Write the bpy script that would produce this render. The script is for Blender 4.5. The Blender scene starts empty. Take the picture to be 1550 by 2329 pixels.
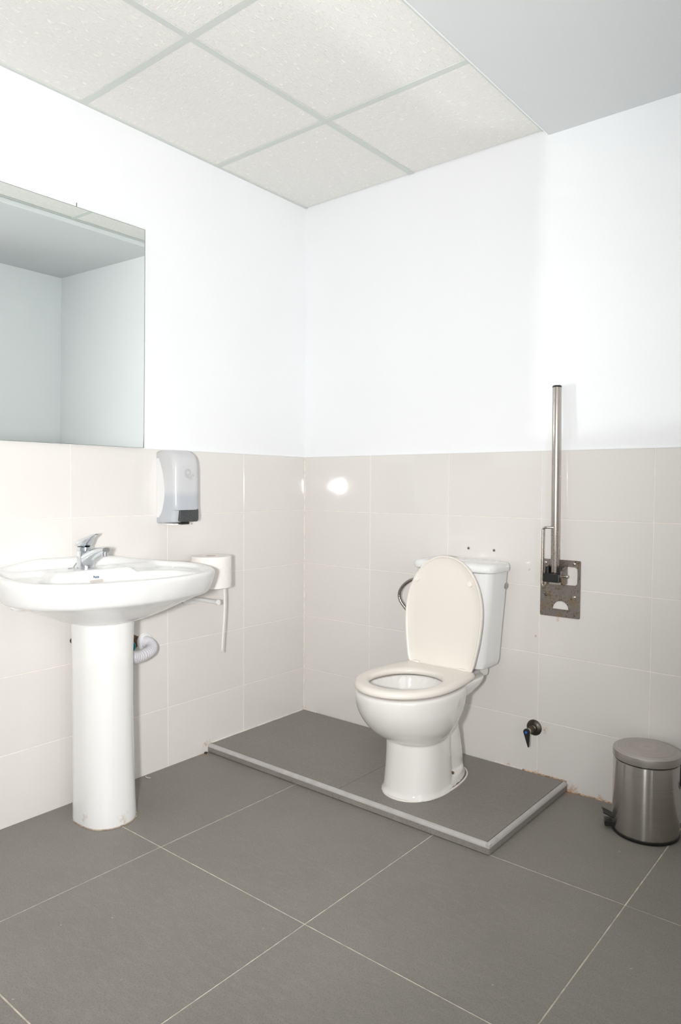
import bpy, bmesh, math, random
from mathutils import Vector, Matrix
random.seed(7)
scene = bpy.context.scene
COL = scene.collection
PI = math.pi

# ------------------------------------------------------------------ camera
def rotation_from_axes(right, up, forward):
    m = Matrix((right, up, -forward)).transposed()
    return m.to_euler()
CAM = Vector((2.3109, -2.4679, 1.1063))
yaw, pitch, roll = 0.6757, -0.0395, 0.0072
FWD = Vector((-math.sin(yaw)*math.cos(pitch), math.cos(yaw)*math.cos(pitch), math.sin(pitch)))
RGT = FWD.cross(Vector((0, 0, 1))).normalized()
UPV = RGT.cross(FWD)
RGT, UPV = RGT*math.cos(roll)+UPV*math.sin(roll), UPV*math.cos(roll)-RGT*math.sin(roll)
cd = bpy.data.cameras.new('camera')
cd.sensor_fit = 'VERTICAL'
cd.sensor_height = 36.0
cd.lens = 1611.55/2329*36.0
cd.shift_x = -(817.4-775.0)/2329
cd.shift_y = (1169.38-1164.5)/2329
cd.clip_start = 0.02
cam = bpy.data.objects.new('camera', cd)
cam.location = CAM
cam.rotation_euler = rotation_from_axes(RGT, UPV, FWD)
COL.objects.link(cam)
scene.camera = cam

# ------------------------------------------------------------------ world, light, exposure
world = bpy.data.worlds.new('world')
scene.world = world
world.use_nodes = True
world.node_tree.nodes['Background'].inputs[0].default_value = (1.0, 1.0, 1.0, 1)
world.node_tree.nodes['Background'].inputs[1].default_value = 2.8  # fill light, reaches the room through the opening added in wall_far

FLASH_W = 232.0
fl = bpy.data.lights.new('camera_flash', 'SPOT')
fl.energy = FLASH_W
fl.color = (1.0, 0.99, 0.975)
fl.shadow_soft_size = 0.055
fl.spot_size = math.radians(115)
fl.spot_blend = 1.0
flash = bpy.data.objects.new('camera_flash', fl)
flash.location = CAM + Vector((-RGT.x, -RGT.y, 0))*0.19 + Vector((0, 0, -0.01))
_aim = Vector((0.0, -0.85, 1.45)) - Vector(flash.location)
flash.rotation_euler = _aim.to_track_quat('-Z', 'Y').to_euler()
COL.objects.link(flash)

vs = scene.view_settings
scene.display_settings.display_device = 'sRGB'
vs.view_transform = 'Standard'
vs.look = 'None'
vs.gamma = 1.0
vs.use_curve_mapping = False
vs.exposure = -0.16
scene.cycles.use_denoising = True
scene.cycles.blur_glossy = 0.0
scene.cycles.use_guiding = True            # resolves the flash light thrown back by the mirror
scene.cycles.use_surface_guiding = True
scene.cycles.guiding_training_samples = 16
scene.cycles.sample_clamp_indirect = 0.0
scene.cycles.use_adaptive_sampling = True
scene.cycles.adaptive_min_samples = 16
scene.cycles.adaptive_threshold = 0.12
scene.cycles.max_bounces = 7
scene.cycles.diffuse_bounces = 5
scene.cycles.glossy_bounces = 4

# ------------------------------------------------------------------ material helpers
def new_mat(name):
    m = bpy.data.materials.new(name)
    m.use_nodes = True
    nt = m.node_tree
    b = nt.nodes['Principled BSDF']
    return m, nt, b

def lin(c):
    return tuple(((v/255)/12.92 if v/255 <= 0.04045 else ((v/255+0.055)/1.055)**2.4) for v in c)

def setp(b, color=None, rough=None, metal=None, spec=None, coat=None, coat_rough=None, aniso=None):
    if color is not None: b.inputs['Base Color'].default_value = (*color, 1)
    if rough is not None: b.inputs['Roughness'].default_value = rough
    if metal is not None: b.inputs['Metallic'].default_value = metal
    if spec is not None: b.inputs['Specular IOR Level'].default_value = spec
    if coat is not None: b.inputs['Coat Weight'].default_value = coat
    if coat_rough is not None: b.inputs['Coat Roughness'].default_value = coat_rough
    if aniso is not None: b.inputs['Anisotropic'].default_value = aniso

def node(nt, typ, **kw):
    n = nt.nodes.new(typ)
    for k, v in kw.items():
        setattr(n, k, v)
    return n

def link(nt, a, b):
    nt.links.new(a, b)

def math_node(nt, op, a, b=None, c=None, clamp=False):
    n = node(nt, 'ShaderNodeMath', operation=op, use_clamp=clamp)
    for i, v in enumerate((a, b, c)):
        if v is None: continue
        if isinstance(v, (int, float)): n.inputs[i].default_value = v
        else: link(nt, v, n.inputs[i])
    return n.outputs[0]

def noise(nt, vec, scale, detail=3, rough=0.55):
    n = node(nt, 'ShaderNodeTexNoise')
    n.inputs['Scale'].default_value = scale
    n.inputs['Detail'].default_value = detail
    n.inputs['Roughness'].default_value = rough
    if vec is not None: link(nt, vec, n.inputs['Vector'])
    return n.outputs[0]

def ramp(nt, fac, stops):
    n = node(nt, 'ShaderNodeValToRGB')
    cr = n.color_ramp
    while len(cr.elements) > 1: cr.elements.remove(cr.elements[-1])
    cr.elements[0].position = stops[0][0]; cr.elements[0].color = (*stops[0][1], 1)
    for p, c in stops[1:]:
        e = cr.elements.new(p); e.color = (*c, 1)
    link(nt, fac, n.inputs[0])
    return n.outputs[0]

def mix(nt, fac, a, b):
    n = node(nt, 'ShaderNodeMix', data_type='RGBA')
    if isinstance(fac, (int, float)): n.inputs[0].default_value = fac
    else: link(nt, fac, n.inputs[0])
    for i, v in ((6, a), (7, b)):
        if isinstance(v, tuple): n.inputs[i].default_value = (*v, 1)
        else: link(nt, v, n.inputs[i])
    return n.outputs[2]

def bump(nt, height, strength, dist, b):
    n = node(nt, 'ShaderNodeBump')
    n.inputs['Strength'].default_value = strength
    n.inputs['Distance'].default_value = dist
    link(nt, height, n.inputs['Height'])
    link(nt, n.outputs[0], b.inputs['Normal'])

def position(nt):
    return node(nt, 'ShaderNodeNewGeometry').outputs['Position']

def object_coords(nt):
    return node(nt, 'ShaderNodeTexCoord').outputs['Object']

def map_vec(nt, vec, scale=(1, 1, 1), loc=(0, 0, 0)):
    n = node(nt, 'ShaderNodeMapping')
    n.inputs['Scale'].default_value = scale
    n.inputs['Location'].default_value = loc
    link(nt, vec, n.inputs['Vector'])
    return n.outputs[0]

def stain_mask(nt, pos, spots, nscale=60, thresh=0.42):
    """blotchy stains with a shape of their own around given places (x,y,z,radius)"""
    total = None
    nz = noise(nt, pos, nscale, 4, 0.65)
    for (x, y, z, r) in spots:
        d = node(nt, 'ShaderNodeVectorMath', operation='DISTANCE')
        link(nt, pos, d.inputs[0]); d.inputs[1].default_value = (x, y, z)
        f = math_node(nt, 'DIVIDE', d.outputs['Value'], r)
        f = math_node(nt, 'SUBTRACT', 1.0, f, clamp=True)
        total = f if total is None else math_node(nt, 'MAXIMUM', total, f)
    m = math_node(nt, 'ADD', math_node(nt, 'MULTIPLY', total, 0.55), math_node(nt, 'SUBTRACT', nz, 0.5))
    m = math_node(nt, 'MULTIPLY', m, math_node(nt, 'GREATER_THAN', total, 0.0))
    m = math_node(nt, 'SUBTRACT', m, thresh-0.25)
    return math_node(nt, 'MULTIPLY', m, 4.5, clamp=True)

def simple(name, color, rough, metal=0, spec=0.5, coat=0.0, nscale=None, namp=0.0):
    m, nt, b = new_mat(name)
    setp(b, color, rough, metal, spec, coat)
    if nscale:
        n = noise(nt, object_coords(nt), nscale, 4)
        lo = tuple(c*(1-namp) for c in color); hi = tuple(min(1, c*(1+namp)) for c in color)
        link(nt, ramp(nt, n, [(0.3, lo), (0.7, hi)]), b.inputs['Base Color'])
    return m

MAT = {}
# plaster paint
def mk_plaster(name, col):
    m, nt, b = new_mat(name)
    setp(b, col, 0.75, spec=0.0)
    p = position(nt)
    n = noise(nt, p, 2.2, 0)
    link(nt, ramp(nt, n, [(0.3, tuple(c*0.985 for c in col)), (0.7, col)]), b.inputs['Base Color'])
    return m
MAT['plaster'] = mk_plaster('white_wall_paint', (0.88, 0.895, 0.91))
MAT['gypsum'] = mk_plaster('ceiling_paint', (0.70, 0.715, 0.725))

def mk_wall_tile():
    m, nt, b = new_mat('glazed_wall_tile')
    col = (0.74, 0.715, 0.69)
    setp(b, col, 0.055, spec=0.5)
    p = position(nt)
    rnd = node(nt, 'ShaderNodeObjectInfo').outputs['Random']
    base = ramp(nt, rnd, [(0.0, (0.735, 0.708, 0.680)), (1.0, (0.752, 0.727, 0.700))])
    rust = stain_mask(nt, p, [(1.335, 0, .008, .06), (1.20, 0, .036, .035), (1.27, 0, .625, .022), (1.225, 0, .205, .035),
                              (0.012, -.600, .03, .05), (.0, 0, .04, .035), (1.44, 0, .0, .05), (1.155, 0, .80, .012), (1.08, 0, .036, .03),
                              (1.185, 0, .55, .015)], 70, 0.60)
    c2 = mix(nt, math_node(nt, 'MULTIPLY', rust, 0.6), base, (0.50, 0.27, 0.13))
    link(nt, c2, b.inputs['Base Color'])
    bump(nt, noise(nt, p, 9.0, 2), 0.06, 0.004, b)
    return m
MAT['wall_tile'] = mk_wall_tile()
MAT['wall_grout'] = simple('wall_grout', (0.83, 0.78, 0.72), 0.8, nscale=30, namp=0.05)

def mk_floor_tile(name, gain=1.0):
    m, nt, b = new_mat(name)
    setp(b, (0.2, 0.19, 0.175), 0.5, spec=0.35)
    p = position(nt)
    big = noise(nt, p, 3.0, 4, 0.6)
    mid = noise(nt, map_vec(nt, p, (22, 60, 22)), 1.0, 4, 0.7)
    fine = noise(nt, p, 260, 3, 0.7)
    g = gain
    c = ramp(nt, big, [(0.3, (0.192*g, 0.179*g, 0.161*g)), (0.7, (0.218*g, 0.204*g, 0.185*g))])
    c = mix(nt, math_node(nt, 'MULTIPLY', ramp(nt, mid, [(0.45, (0, 0, 0)), (0.70, (1, 1, 1))]), 0.55), c, (0.258*g, 0.238*g, 0.206*g))
    c = mix(nt, math_node(nt, 'MULTIPLY', ramp(nt, fine, [(0.50, (0, 0, 0)), (0.64, (1, 1, 1))]), 0.55), c, (0.12*g, 0.115*g, 0.105*g))
    chips = ramp(nt, noise(nt, p, 55, 1, 0.4), [(0.80, (0, 0, 0)), (0.83, (1, 1, 1))])
    c = mix(nt, math_node(nt, 'MULTIPLY', chips, 0.5), c, (0.6, 0.57, 0.5))
    rust = stain_mask(nt, p, [(1.33, -.012, 0, .06), (0.02, -.62, 0, .05), (1.22, -.004, .033, .05)], 70, 0.58)
    c = mix(nt, math_node(nt, 'MULTIPLY', rust, 0.7), c, (0.42, 0.24, 0.13))
    link(nt, c, b.inputs['Base Color'])
    r = ramp(nt, mid, [(0.3, (0.42,)*3), (0.7, (0.58,)*3)])
    link(nt, r, b.inputs['Roughness'])
    bump(nt, fine, 0.10, 0.0006, b)
    return m
MAT['floor_tile'] = mk_floor_tile('grey_porcelain_tile', 1.23)
MAT['floor_grout'] = simple('floor_grout', (0.62, 0.57, 0.47), 0.85, nscale=40, namp=0.25)
MAT['joint_dark'] = simple('dark_joint_core', (0.07, 0.055, 0.045), 0.9)  # dark core colour that shows in the gaps around the platform tiles
MAT['edge_trim'] = simple('grey_edge_trim', (0.48, 0.46, 0.45), 0.32, nscale=25, namp=0.08)
MAT['sealant'] = simple('white_sealant', (0.80, 0.75, 0.69), 0.5, nscale=50, namp=0.10)

def mk_panel(name, along):
    m, nt, b = new_mat(name)
    col = (0.82, 0.812, 0.788)
    setp(b, col, 0.9, spec=0.0)
    oc = object_coords(nt)
    rnd = node(nt, 'ShaderNodeObjectInfo').outputs['Random']
    off = node(nt, 'ShaderNodeVectorMath', operation='ADD')
    comb = node(nt, 'ShaderNodeCombineXYZ')
    link(nt, math_node(nt, 'MULTIPLY', rnd, 37.0), comb.inputs[0])
    link(nt, math_node(nt, 'MULTIPLY', rnd, 11.0), comb.inputs[1])
    link(nt, oc, off.inputs[0]); link(nt, comb.outputs[0], off.inputs[1])
    v = off.outputs[0]
    warp = noise(nt, v, 14, 2)
    sc = (36, 185, 40) if along == 'x' else (185, 36, 40)
    st = noise(nt, map_vec(nt, v, sc), 1.0, 2, 0.5)
    dash = ramp(nt, st, [(0.585, (0, 0, 0)), (0.615, (1, 1, 1))])
    pts = ramp(nt, noise(nt, v, 260, 2, 0.6), [(0.60, (0, 0, 0)), (0.68, (1, 1, 1))])
    h = math_node(nt, 'MAXIMUM', dash, math_node(nt, 'MULTIPLY', pts, 0.35))
    c = mix(nt, math_node(nt, 'MULTIPLY', h, 0.9), col, (0.94, 0.93, 0.87))
    link(nt, c, b.inputs['Base Color'])
    bump(nt, h, 0.6, 0.003, b)
    return m
MAT['panel_x'] = mk_panel('mineral_fibre_panel_a', 'x')
MAT['panel_y'] = mk_panel('mineral_fibre_panel_b', 'y')
MAT['runner'] = simple('painted_metal_runner', (0.62, 0.65, 0.625), 0.5)
MAT['void'] = simple('dark_void', (0.02, 0.02, 0.02), 0.9)

def mk_ceramic(name, col, stains=None):
    m, nt, b = new_mat(name)
    setp(b, col, 0.10, spec=0.5, coat=0.3, coat_rough=0.03)
    n = noise(nt, position(nt), 5, 2)
    c = ramp(nt, n, [(0.3, tuple(x*0.985 for x in col)), (0.7, col)])
    if stains:
        s = stain_mask(nt, position(nt), stains, 70, 0.64)
        c = mix(nt, math_node(nt, 'MULTIPLY', s, 0.5), c, (0.50, 0.37, 0.26))
    link(nt, c, b.inputs['Base Color'])
    return m
MAT['ceramic'] = mk_ceramic('white_sanitary_ceramic', (0.82, 0.825, 0.82))
MAT['ceramic_pedestal'] = mk_ceramic('white_pedestal_ceramic', (0.82, 0.82, 0.81), [(.16, -1.285, .055, .03), (.22, -1.27, .03, .05), (.30, -1.18, .02, .06)])
MAT['ceramic_toilet'] = mk_ceramic('toilet_ceramic', (0.80, 0.785, 0.76), [(.86, -.515, .05, .035), (1.0, -.45, .055, .04), (1.0, -.17, .10, .03)])
MAT['seat_plastic'] = simple('cream_seat_plastic', (0.80, 0.755, 0.69), 0.28)
MAT['bumper'] = simple('bumper_rubber', (0.86, 0.82, 0.75), 0.4)
MAT['chrome'] = simple('polished_chrome', (0.72, 0.75, 0.78), 0.08, metal=1)
MAT['black_plastic'] = simple('black_plastic', (0.012, 0.012, 0.013), 0.35)
MAT['charcoal'] = simple('charcoal_plastic', (0.055, 0.058, 0.062), 0.35, nscale=300, namp=0.5)
MAT['white_plastic'] = simple('white_plastic', (0.80, 0.80, 0.80), 0.4)
MAT['pipe_plastic'] = simple('white_corrugated_plastic', (0.78, 0.77, 0.82), 0.35)
MAT['teal'] = simple('teal_plastic', (0.01, 0.24, 0.30), 0.35)
MAT['blue'] = simple('blue_cap', (0.02, 0.16, 0.60), 0.35)
MAT['paper'] = simple('tissue_paper', (0.86, 0.83, 0.79), 0.95, spec=0.1, nscale=120, namp=0.03)
MAT['cardboard'] = simple('cardboard_core', (0.45, 0.38, 0.32), 0.9)
MAT['hole_brown'] = simple('rough_mortar_hole', (0.16, 0.10, 0.055), 0.9, nscale=80, namp=0.6)
MAT['grime'] = simple('stained_sealant', (0.42, 0.33, 0.25), 0.8, nscale=60, namp=0.5)
MAT['rust_sealant'] = simple('rust_stained_sealant', (0.52, 0.36, 0.24), 0.8, nscale=70, namp=0.65)
MAT['anchor_grey'] = simple('wall_plug_grey', (0.30, 0.31, 0.27), 0.7)
MAT['logo_blue'] = simple('printed_blue', (0.05, 0.11, 0.22), 0.4)
MAT['logo_grey'] = simple('printed_grey', (0.50, 0.51, 0.51), 0.5)
MAT['mirror_edge'] = simple('mirror_edge_glass', (0.10, 0.12, 0.11), 0.25)
MAT['plug_grey'] = simple('satin_grey_metal', (0.36, 0.37, 0.38), 0.3, metal=0.6)
MAT['debris'] = simple('pale_debris', (0.7, 0.68, 0.62), 0.8)
MAT['slot'] = simple('overflow_recess', (0.62, 0.58, 0.54), 0.4)

m, nt, b = new_mat('mirror_silvering')
setp(b, (0.84, 0.88, 0.865), 0.0, metal=1)
MAT['mirror'] = m

def mk_steel(name, col, rough, axis='z', rust=False, aniso=0.0):
    m, nt, b = new_mat(name)
    setp(b, col, rough, metal=1, aniso=aniso)
    oc = object_coords(nt)
    sc = {'z': (3, 3, 900), 'x': (900, 4, 4), 'r': (400, 400, 2)}[axis]
    br = noise(nt, map_vec(nt, oc, sc), 1.0, 3, 0.6)
    c = ramp(nt, br, [(0.3, tuple(x*0.88 for x in col)), (0.7, tuple(min(1, x*1.08) for x in col))])
    if rust:
        p = position(nt)
        a = ramp(nt, noise(nt, p, 150, 5, 0.7), [(0.52, (0, 0, 0)), (0.565, (1, 1, 1))])
        bl = ramp(nt, noise(nt, p, 24, 4, 0.6), [(0.42, (0.25,)*3), (0.56, (1, 1, 1))])
        msk = math_node(nt, 'MULTIPLY', a, bl)
        if rust == 'pole':
            sx = node(nt, 'ShaderNodeSeparateXYZ'); link(nt, p, sx.inputs[0])
            lo = node(nt, 'ShaderNodeMapRange')
            lo.inputs[1].default_value = 0.96; lo.inputs[2].default_value = 0.82
            link(nt, sx.outputs[2], lo.inputs[0])
            msk = math_node(nt, 'MULTIPLY', msk, lo.outputs[0])
        c = mix(nt, math_node(nt, 'MULTIPLY', ramp(nt, noise(nt, p, 16, 3, 0.6), [(0.50, (0, 0, 0)), (0.66, (1, 1, 1))]), 0.0 if rust == 'pole' else 0.55), c, (0.30, 0.20, 0.07))
        c = mix(nt, msk, c, (0.13, 0.070, 0.028))
        link(nt, math_node(nt, 'SUBTRACT', 1.0, math_node(nt, 'MULTIPLY', msk, 0.85)), b.inputs['Metallic'])
        link(nt, math_node(nt, 'ADD', rough, math_node(nt, 'MULTIPLY', msk, 0.35)), b.inputs['Roughness'])
    link(nt, c, b.inputs['Base Color'])
    if aniso:
        b.inputs['Anisotropic Rotation'].default_value = 0.25
        t = node(nt, 'ShaderNodeTangent', direction_type='RADIAL', axis='Z')
        link(nt, t.outputs[0], b.inputs['Tangent'])
    return m
MAT['brushed_steel'] = mk_steel('brushed_bin_steel', (0.62, 0.59, 0.55), 0.26, 'z', aniso=1.0)
MAT['lid_steel'] = mk_steel('brushed_lid_steel', (0.52, 0.495, 0.46), 0.34, 'z')
MAT['pole_steel'] = mk_steel('stainless_pole', (0.50, 0.46, 0.42), 0.27, 'r', rust='pole')
MAT['plate_steel'] = mk_steel('rusty_stainless_plate', (0.29, 0.268, 0.245), 0.42, 'x', rust=True)
MAT['clean_steel'] = mk_steel('stainless_fitting', (0.55, 0.52, 0.48), 0.25, 'z')
MAT['dull_metal'] = simple('tarnished_metal', (0.11, 0.095, 0.08), 0.42, metal=1, nscale=60, namp=0.3)
MAT['hose_steel'] = mk_steel('braided_hose_steel', (0.40, 0.37, 0.34), 0.3, 'z')

# soap dispenser housing: milky plastic, the filled half of the reservoir reads darker
m, nt, b = new_mat('milky_grey_plastic')
setp(b, (0.55, 0.565, 0.585), 0.22, spec=0.5)
p = position(nt)
sx = node(nt, 'ShaderNodeSeparateXYZ'); link(nt, p, sx.inputs[0])
lv = math_node(nt, 'ADD', sx.outputs[2], math_node(nt, 'MULTIPLY', noise(nt, p, 30, 2), 0.01))
link(nt, ramp(nt, math_node(nt, 'MULTIPLY', math_node(nt, 'SUBTRACT', lv, 0.95), 3.3), [(0.0, (0.50, 0.52, 0.55)), (0.38, (0.48, 0.505, 0.545)), (0.46, (0.585, 0.595, 0.61)), (1.0, (0.60, 0.605, 0.61))]), b.inputs['Base Color'])
MAT['milky'] = m

# ------------------------------------------------------------------ mesh helpers
def finish(bm, name, mat, parent=None, smooth=False, angle=35, loc=None, rotz=None):
    bmesh.ops.recalc_face_normals(bm, faces=bm.faces[:])
    me = bpy.data.meshes.new(name)
    bm.to_mesh(me); bm.free()
    return add_obj(me, name, mat, parent, smooth, angle, loc, rotz)

def add_obj(me, name, mat, parent=None, smooth=False, angle=35, loc=None, rotz=None):
    if mat is not None and not me.materials:
        me.materials.append(MAT[mat] if isinstance(mat, str) else mat)
    if smooth:
        for p_ in me.polygons: p_.use_smooth = True
        if angle is not None:
            try: me.set_sharp_from_angle(angle=math.radians(angle))
            except Exception: pass
    o = bpy.data.objects.new(name, me)
    COL.objects.link(o)
    if parent is not None: o.parent = parent
    if loc is not None: o.location = loc
    if rotz is not None: o.rotation_euler = (0, 0, rotz)
    return o

def thing(name, label, cat, loc=(0, 0, 0), rotz=0.0, group=None):
    o = bpy.data.objects.new(name, None)
    COL.objects.link(o)
    o.empty_display_size = 0.05
    o.location = loc; o.rotation_euler = (0, 0, rotz)
    o['label'] = label; o['category'] = cat
    if group: o['group'] = group
    return o

def tag(o, label, cat, group=None, kind=None):
    o['label'] = label; o['category'] = cat
    if group: o['group'] = group
    if kind: o['kind'] = kind
    return o

def struct(o, label=None):
    o['kind'] = 'structure'
    if label: o['label'] = label
    return o

def add_box(bm, x0, x1, y0, y1, z0, z1, bev=0.0, seg=2):
    r = bmesh.ops.create_cube(bm, size=1.0)
    vs_ = r['verts']
    for v in vs_:
        v.co = Vector(((x0+x1)/2+v.co.x*(x1-x0), (y0+y1)/2+v.co.y*(y1-y0), (z0+z1)/2+v.co.z*(z1-z0)))
    if bev > 0:
        es = list({e for v in vs_ for e in v.link_edges})
        bmesh.ops.bevel(bm, geom=es, offset=bev, segments=seg, affect='EDGES', profile=0.5)

def box(name, x0, x1, y0, y1, z0, z1, mat, parent=None, bev=0.0, seg=2, smooth=False):
    bm = bmesh.new(); add_box(bm, x0, x1, y0, y1, z0, z1, bev, seg)
    return finish(bm, name, mat, parent, smooth)

def add_loft(bm, rings, cap0=True, cap1=True, closed=True):
    vr = [[bm.verts.new(p_) for p_ in r] for r in rings]
    n = len(rings[0])
    for a, b_ in zip(vr[:-1], vr[1:]):
        for i in range(n if closed else n-1):
            j = (i+1) % n
            bm.faces.new((a[i], a[j], b_[j], b_[i]))
    if cap0: bm.faces.new(list(reversed(vr[0])))
    if cap1: bm.faces.new(vr[-1])
    return vr

def add_lathe(bm, prof, seg=32, axis='z', center=(0, 0, 0)):
    """prof: list of (r, h) ; closed with caps where r==0"""
    c = Vector(center)
    def pt(r, h, a):
        u, v = r*math.cos(a), r*math.sin(a)
        if axis == 'z': return c+Vector((u, v, h))
        if axis == 'y': return c+Vector((u, h, v))
        return c+Vector((h, u, v))
    rings = []
    for r, h in prof:
        if r < 1e-6: rings.append([bm.verts.new(pt(0, h, 0))])
        else: rings.append([bm.verts.new(pt(r, h, 2*PI*i/seg)) for i in range(seg)])
    for a, b_ in zip(rings[:-1], rings[1:]):
        for i in range(seg):
            j = (i+1) % seg
            if len(a) == 1 and len(b_) == 1: continue
            if len(a) == 1: bm.faces.new((a[0], b_[i], b_[j]))
            elif len(b_) == 1: bm.faces.new((a[i], a[j], b_[0]))
            else: bm.faces.new((a[i], a[j], b_[j], b_[i]))

def lathe(name, prof, mat, parent=None, seg=32, axis='z', center=(0, 0, 0), angle=35):
    bm = bmesh.new(); add_lathe(bm, prof, seg, axis, center)
    return finish(bm, name, mat, parent, True, angle)

def catmull(pts, n=8, closed=False):
    P = [Vector(p_) for p_ in pts]
    out = []
    m_ = len(P)
    rng = range(m_ if closed else m_-1)
    for i in rng:
        if closed: p0, p1, p2, p3 = P[(i-1) % m_], P[i], P[(i+1) % m_], P[(i+2) % m_]
        else: p0, p1, p2, p3 = P[max(i-1, 0)], P[i], P[i+1], P[min(i+2, m_-1)]
        for k in range(n):
            t = k/n
            out.append(0.5*((2*p1)+(p2-p0)*t+(2*p0-5*p1+4*p2-p3)*t*t+(3*p1-p0-3*p2+p3)*t**3))
    if not closed: out.append(P[-1].copy())
    return out

def add_tube(bm, path, rad, seg=12, caps=True):
    path = [Vector(p_) for p_ in path]
    rr = rad if callable(rad) else (lambda i: rad)
    up = Vector((0.13, 0.27, 0.95)).normalized()
    rings = []
    prev = None
    for i, p_ in enumerate(path):
        t = (path[min(i+1, len(path)-1)]-path[max(i-1, 0)]).normalized()
        if prev is None:
            s = t.cross(up)
            if s.length < 1e-3: s = t.cross(Vector((1, 0, 0)))
        else:
            s = prev-t*prev.dot(t)
        s.normalize(); prev = s
        q = t.cross(s)
        r = rr(i)
        rings.append([p_+s*(r*math.cos(2*PI*k/seg))+q*(r*math.sin(2*PI*k/seg)) for k in range(seg)])
    add_loft(bm, rings, caps, caps)

def tube(name, path, rad, mat, parent=None, seg=12, angle=50):
    bm = bmesh.new(); add_tube(bm, path, rad, seg)
    return finish(bm, name, mat, parent, True, angle)

def egg(yf, yb, yw, hw, z, xc=0.0, n=64, pf=2.0, pb=2.0):
    """closed egg outline in plan: front tip yf, back end yb, widest at yw"""
    out = []
    for i in range(n):
        a = 2*PI*i/n
        c, s = math.cos(a), math.sin(a)
        p_ = pf if s < 0 else pb
        e = 2.0/p_
        x = hw*math.copysign(abs(c)**e, c)
        y = math.copysign(abs(s)**e, s)
        y = yw+(y*(yb-yw) if y > 0 else -y*(yf-yw))
        out.append(Vector((xc+x, y, z)))
    return out

def fine_sections(secs_, n=4):
    """smooth in-between sections for a loft given as tuples"""
    out = []
    m_ = len(secs_)
    for i in range(m_-1):
        p0, p1, p2, p3 = secs_[max(i-1, 0)], secs_[i], secs_[i+1], secs_[min(i+2, m_-1)]
        for k in range(n):
            t = k/n
            out.append(tuple(0.5*(2*b_+(c-a)*t+(2*a-5*b_+4*c-d)*t*t+(3*b_-a-3*c+d)*t**3) for a, b_, c, d in zip(p0, p1, p2, p3)))
    out.append(secs_[-1])
    return out

def round_rect(x0, x1, y0, y1, r, z, seg=6, plane='xy'):
    out = []
    for cx, cy, a0 in ((x1-r, y1-r, 0), (x0+r, y1-r, PI/2), (x0+r, y0+r, PI), (x1-r, y0+r, 1.5*PI)):
        for k in range(seg+1):
            a = a0+PI/2*k/seg
            u, v = cx+r*math.cos(a), cy+r*math.sin(a)
            out.append(Vector((u, v, z)) if plane == 'xy' else (Vector((u, z, v)) if plane == 'xz' else Vector((z, u, v))))
    return out

def smoothstep(a, b_, x):
    t = max(0.0, min(1.0, (x-a)/(b_-a)))
    return t*t*(3-2*t)

def modified_mesh(bm, mods, cutter=None):
    """run modifiers on a temporary object and return the evaluated mesh"""
    bmesh.ops.recalc_face_normals(bm, faces=bm.faces[:])
    me = bpy.data.meshes.new('temporary'); bm.to_mesh(me); bm.free()
    o = bpy.data.objects.new('temporary', me); COL.objects.link(o)
    oc = None
    if cutter is not None:
        bmesh.ops.recalc_face_normals(cutter, faces=cutter.faces[:])
        mc = bpy.data.meshes.new('temporary_cutter'); cutter.to_mesh(mc); cutter.free()
        oc = bpy.data.objects.new('temporary_cutter', mc); COL.objects.link(oc)
    for typ, kw in mods:
        md = o.modifiers.new(typ, typ)
        for k, v in kw.items(): setattr(md, k, v)
        if typ == 'BOOLEAN': md.object = oc
    dg = bpy.context.evaluated_depsgraph_get(); dg.update()
    res = bpy.data.meshes.new_from_object(o.evaluated_get(dg))
    bpy.data.objects.remove(o); bpy.data.meshes.remove(me)
    if oc: bpy.data.objects.remove(oc)
    return res

# ------------------------------------------------------------------ room
SK = -0.0203                    # the left wall is a touch out of square with the back wall
LROT = math.atan(-SK)           # its local x axis is the wall's normal
ZC, ZG = 2.4023, 2.383          # suspended tiles, plasterboard
XR = 2.25                       # short right-hand wall
X_OUT, Y_OUT = 3.4, -3.7        # far walls behind the camera
TH, TZ, TW = 0.2517, 1.2422, 0.4008
GAP = 0.0025

def LW(y):                      # a point at the foot of the left wall
    return (SK*y, y, 0.0)

# floor: grout bed and single tiles
floor = box('floor', -0.25, X_OUT+0.1, Y_OUT-0.1, 0.1, -0.06, -0.0012, 'floor_grout')
struct(floor, 'grey tiled bathroom floor with pale joints')
FX = [0.0]+[0.5141+0.6019*k for k in range(5)]+[X_OUT]
FY = [0.0]+[-0.5857-0.5998*k for k in range(6)]
FY = [y for y in FY if y > Y_OUT]+[Y_OUT]
def tile_box(name, x0, x1, y0, y1, z0, z1, mat, parent, bev):
    bm = bmesh.new(); add_box(bm, x0, x1, y0, y1, z0, z1)
    return finish(bm, name, mat, parent)
for i in range(len(FX)-1):
    for j in range(len(FY)-1):
        x0 = FX[i]+(0.0021 if i else (-0.02)); x1 = FX[i+1]-0.0021
        y1 = FY[j]-(0.0021 if j else 0.0); y0 = FY[j+1]+0.0021
        if i == 0: x0 = -0.0
        t_ = tile_box('tile', x0, x1, y0, y1, -0.02, 0.0, 'floor_tile', floor, 0)
        t_.location.z = random.uniform(-0.0003, 0.0002)

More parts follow.
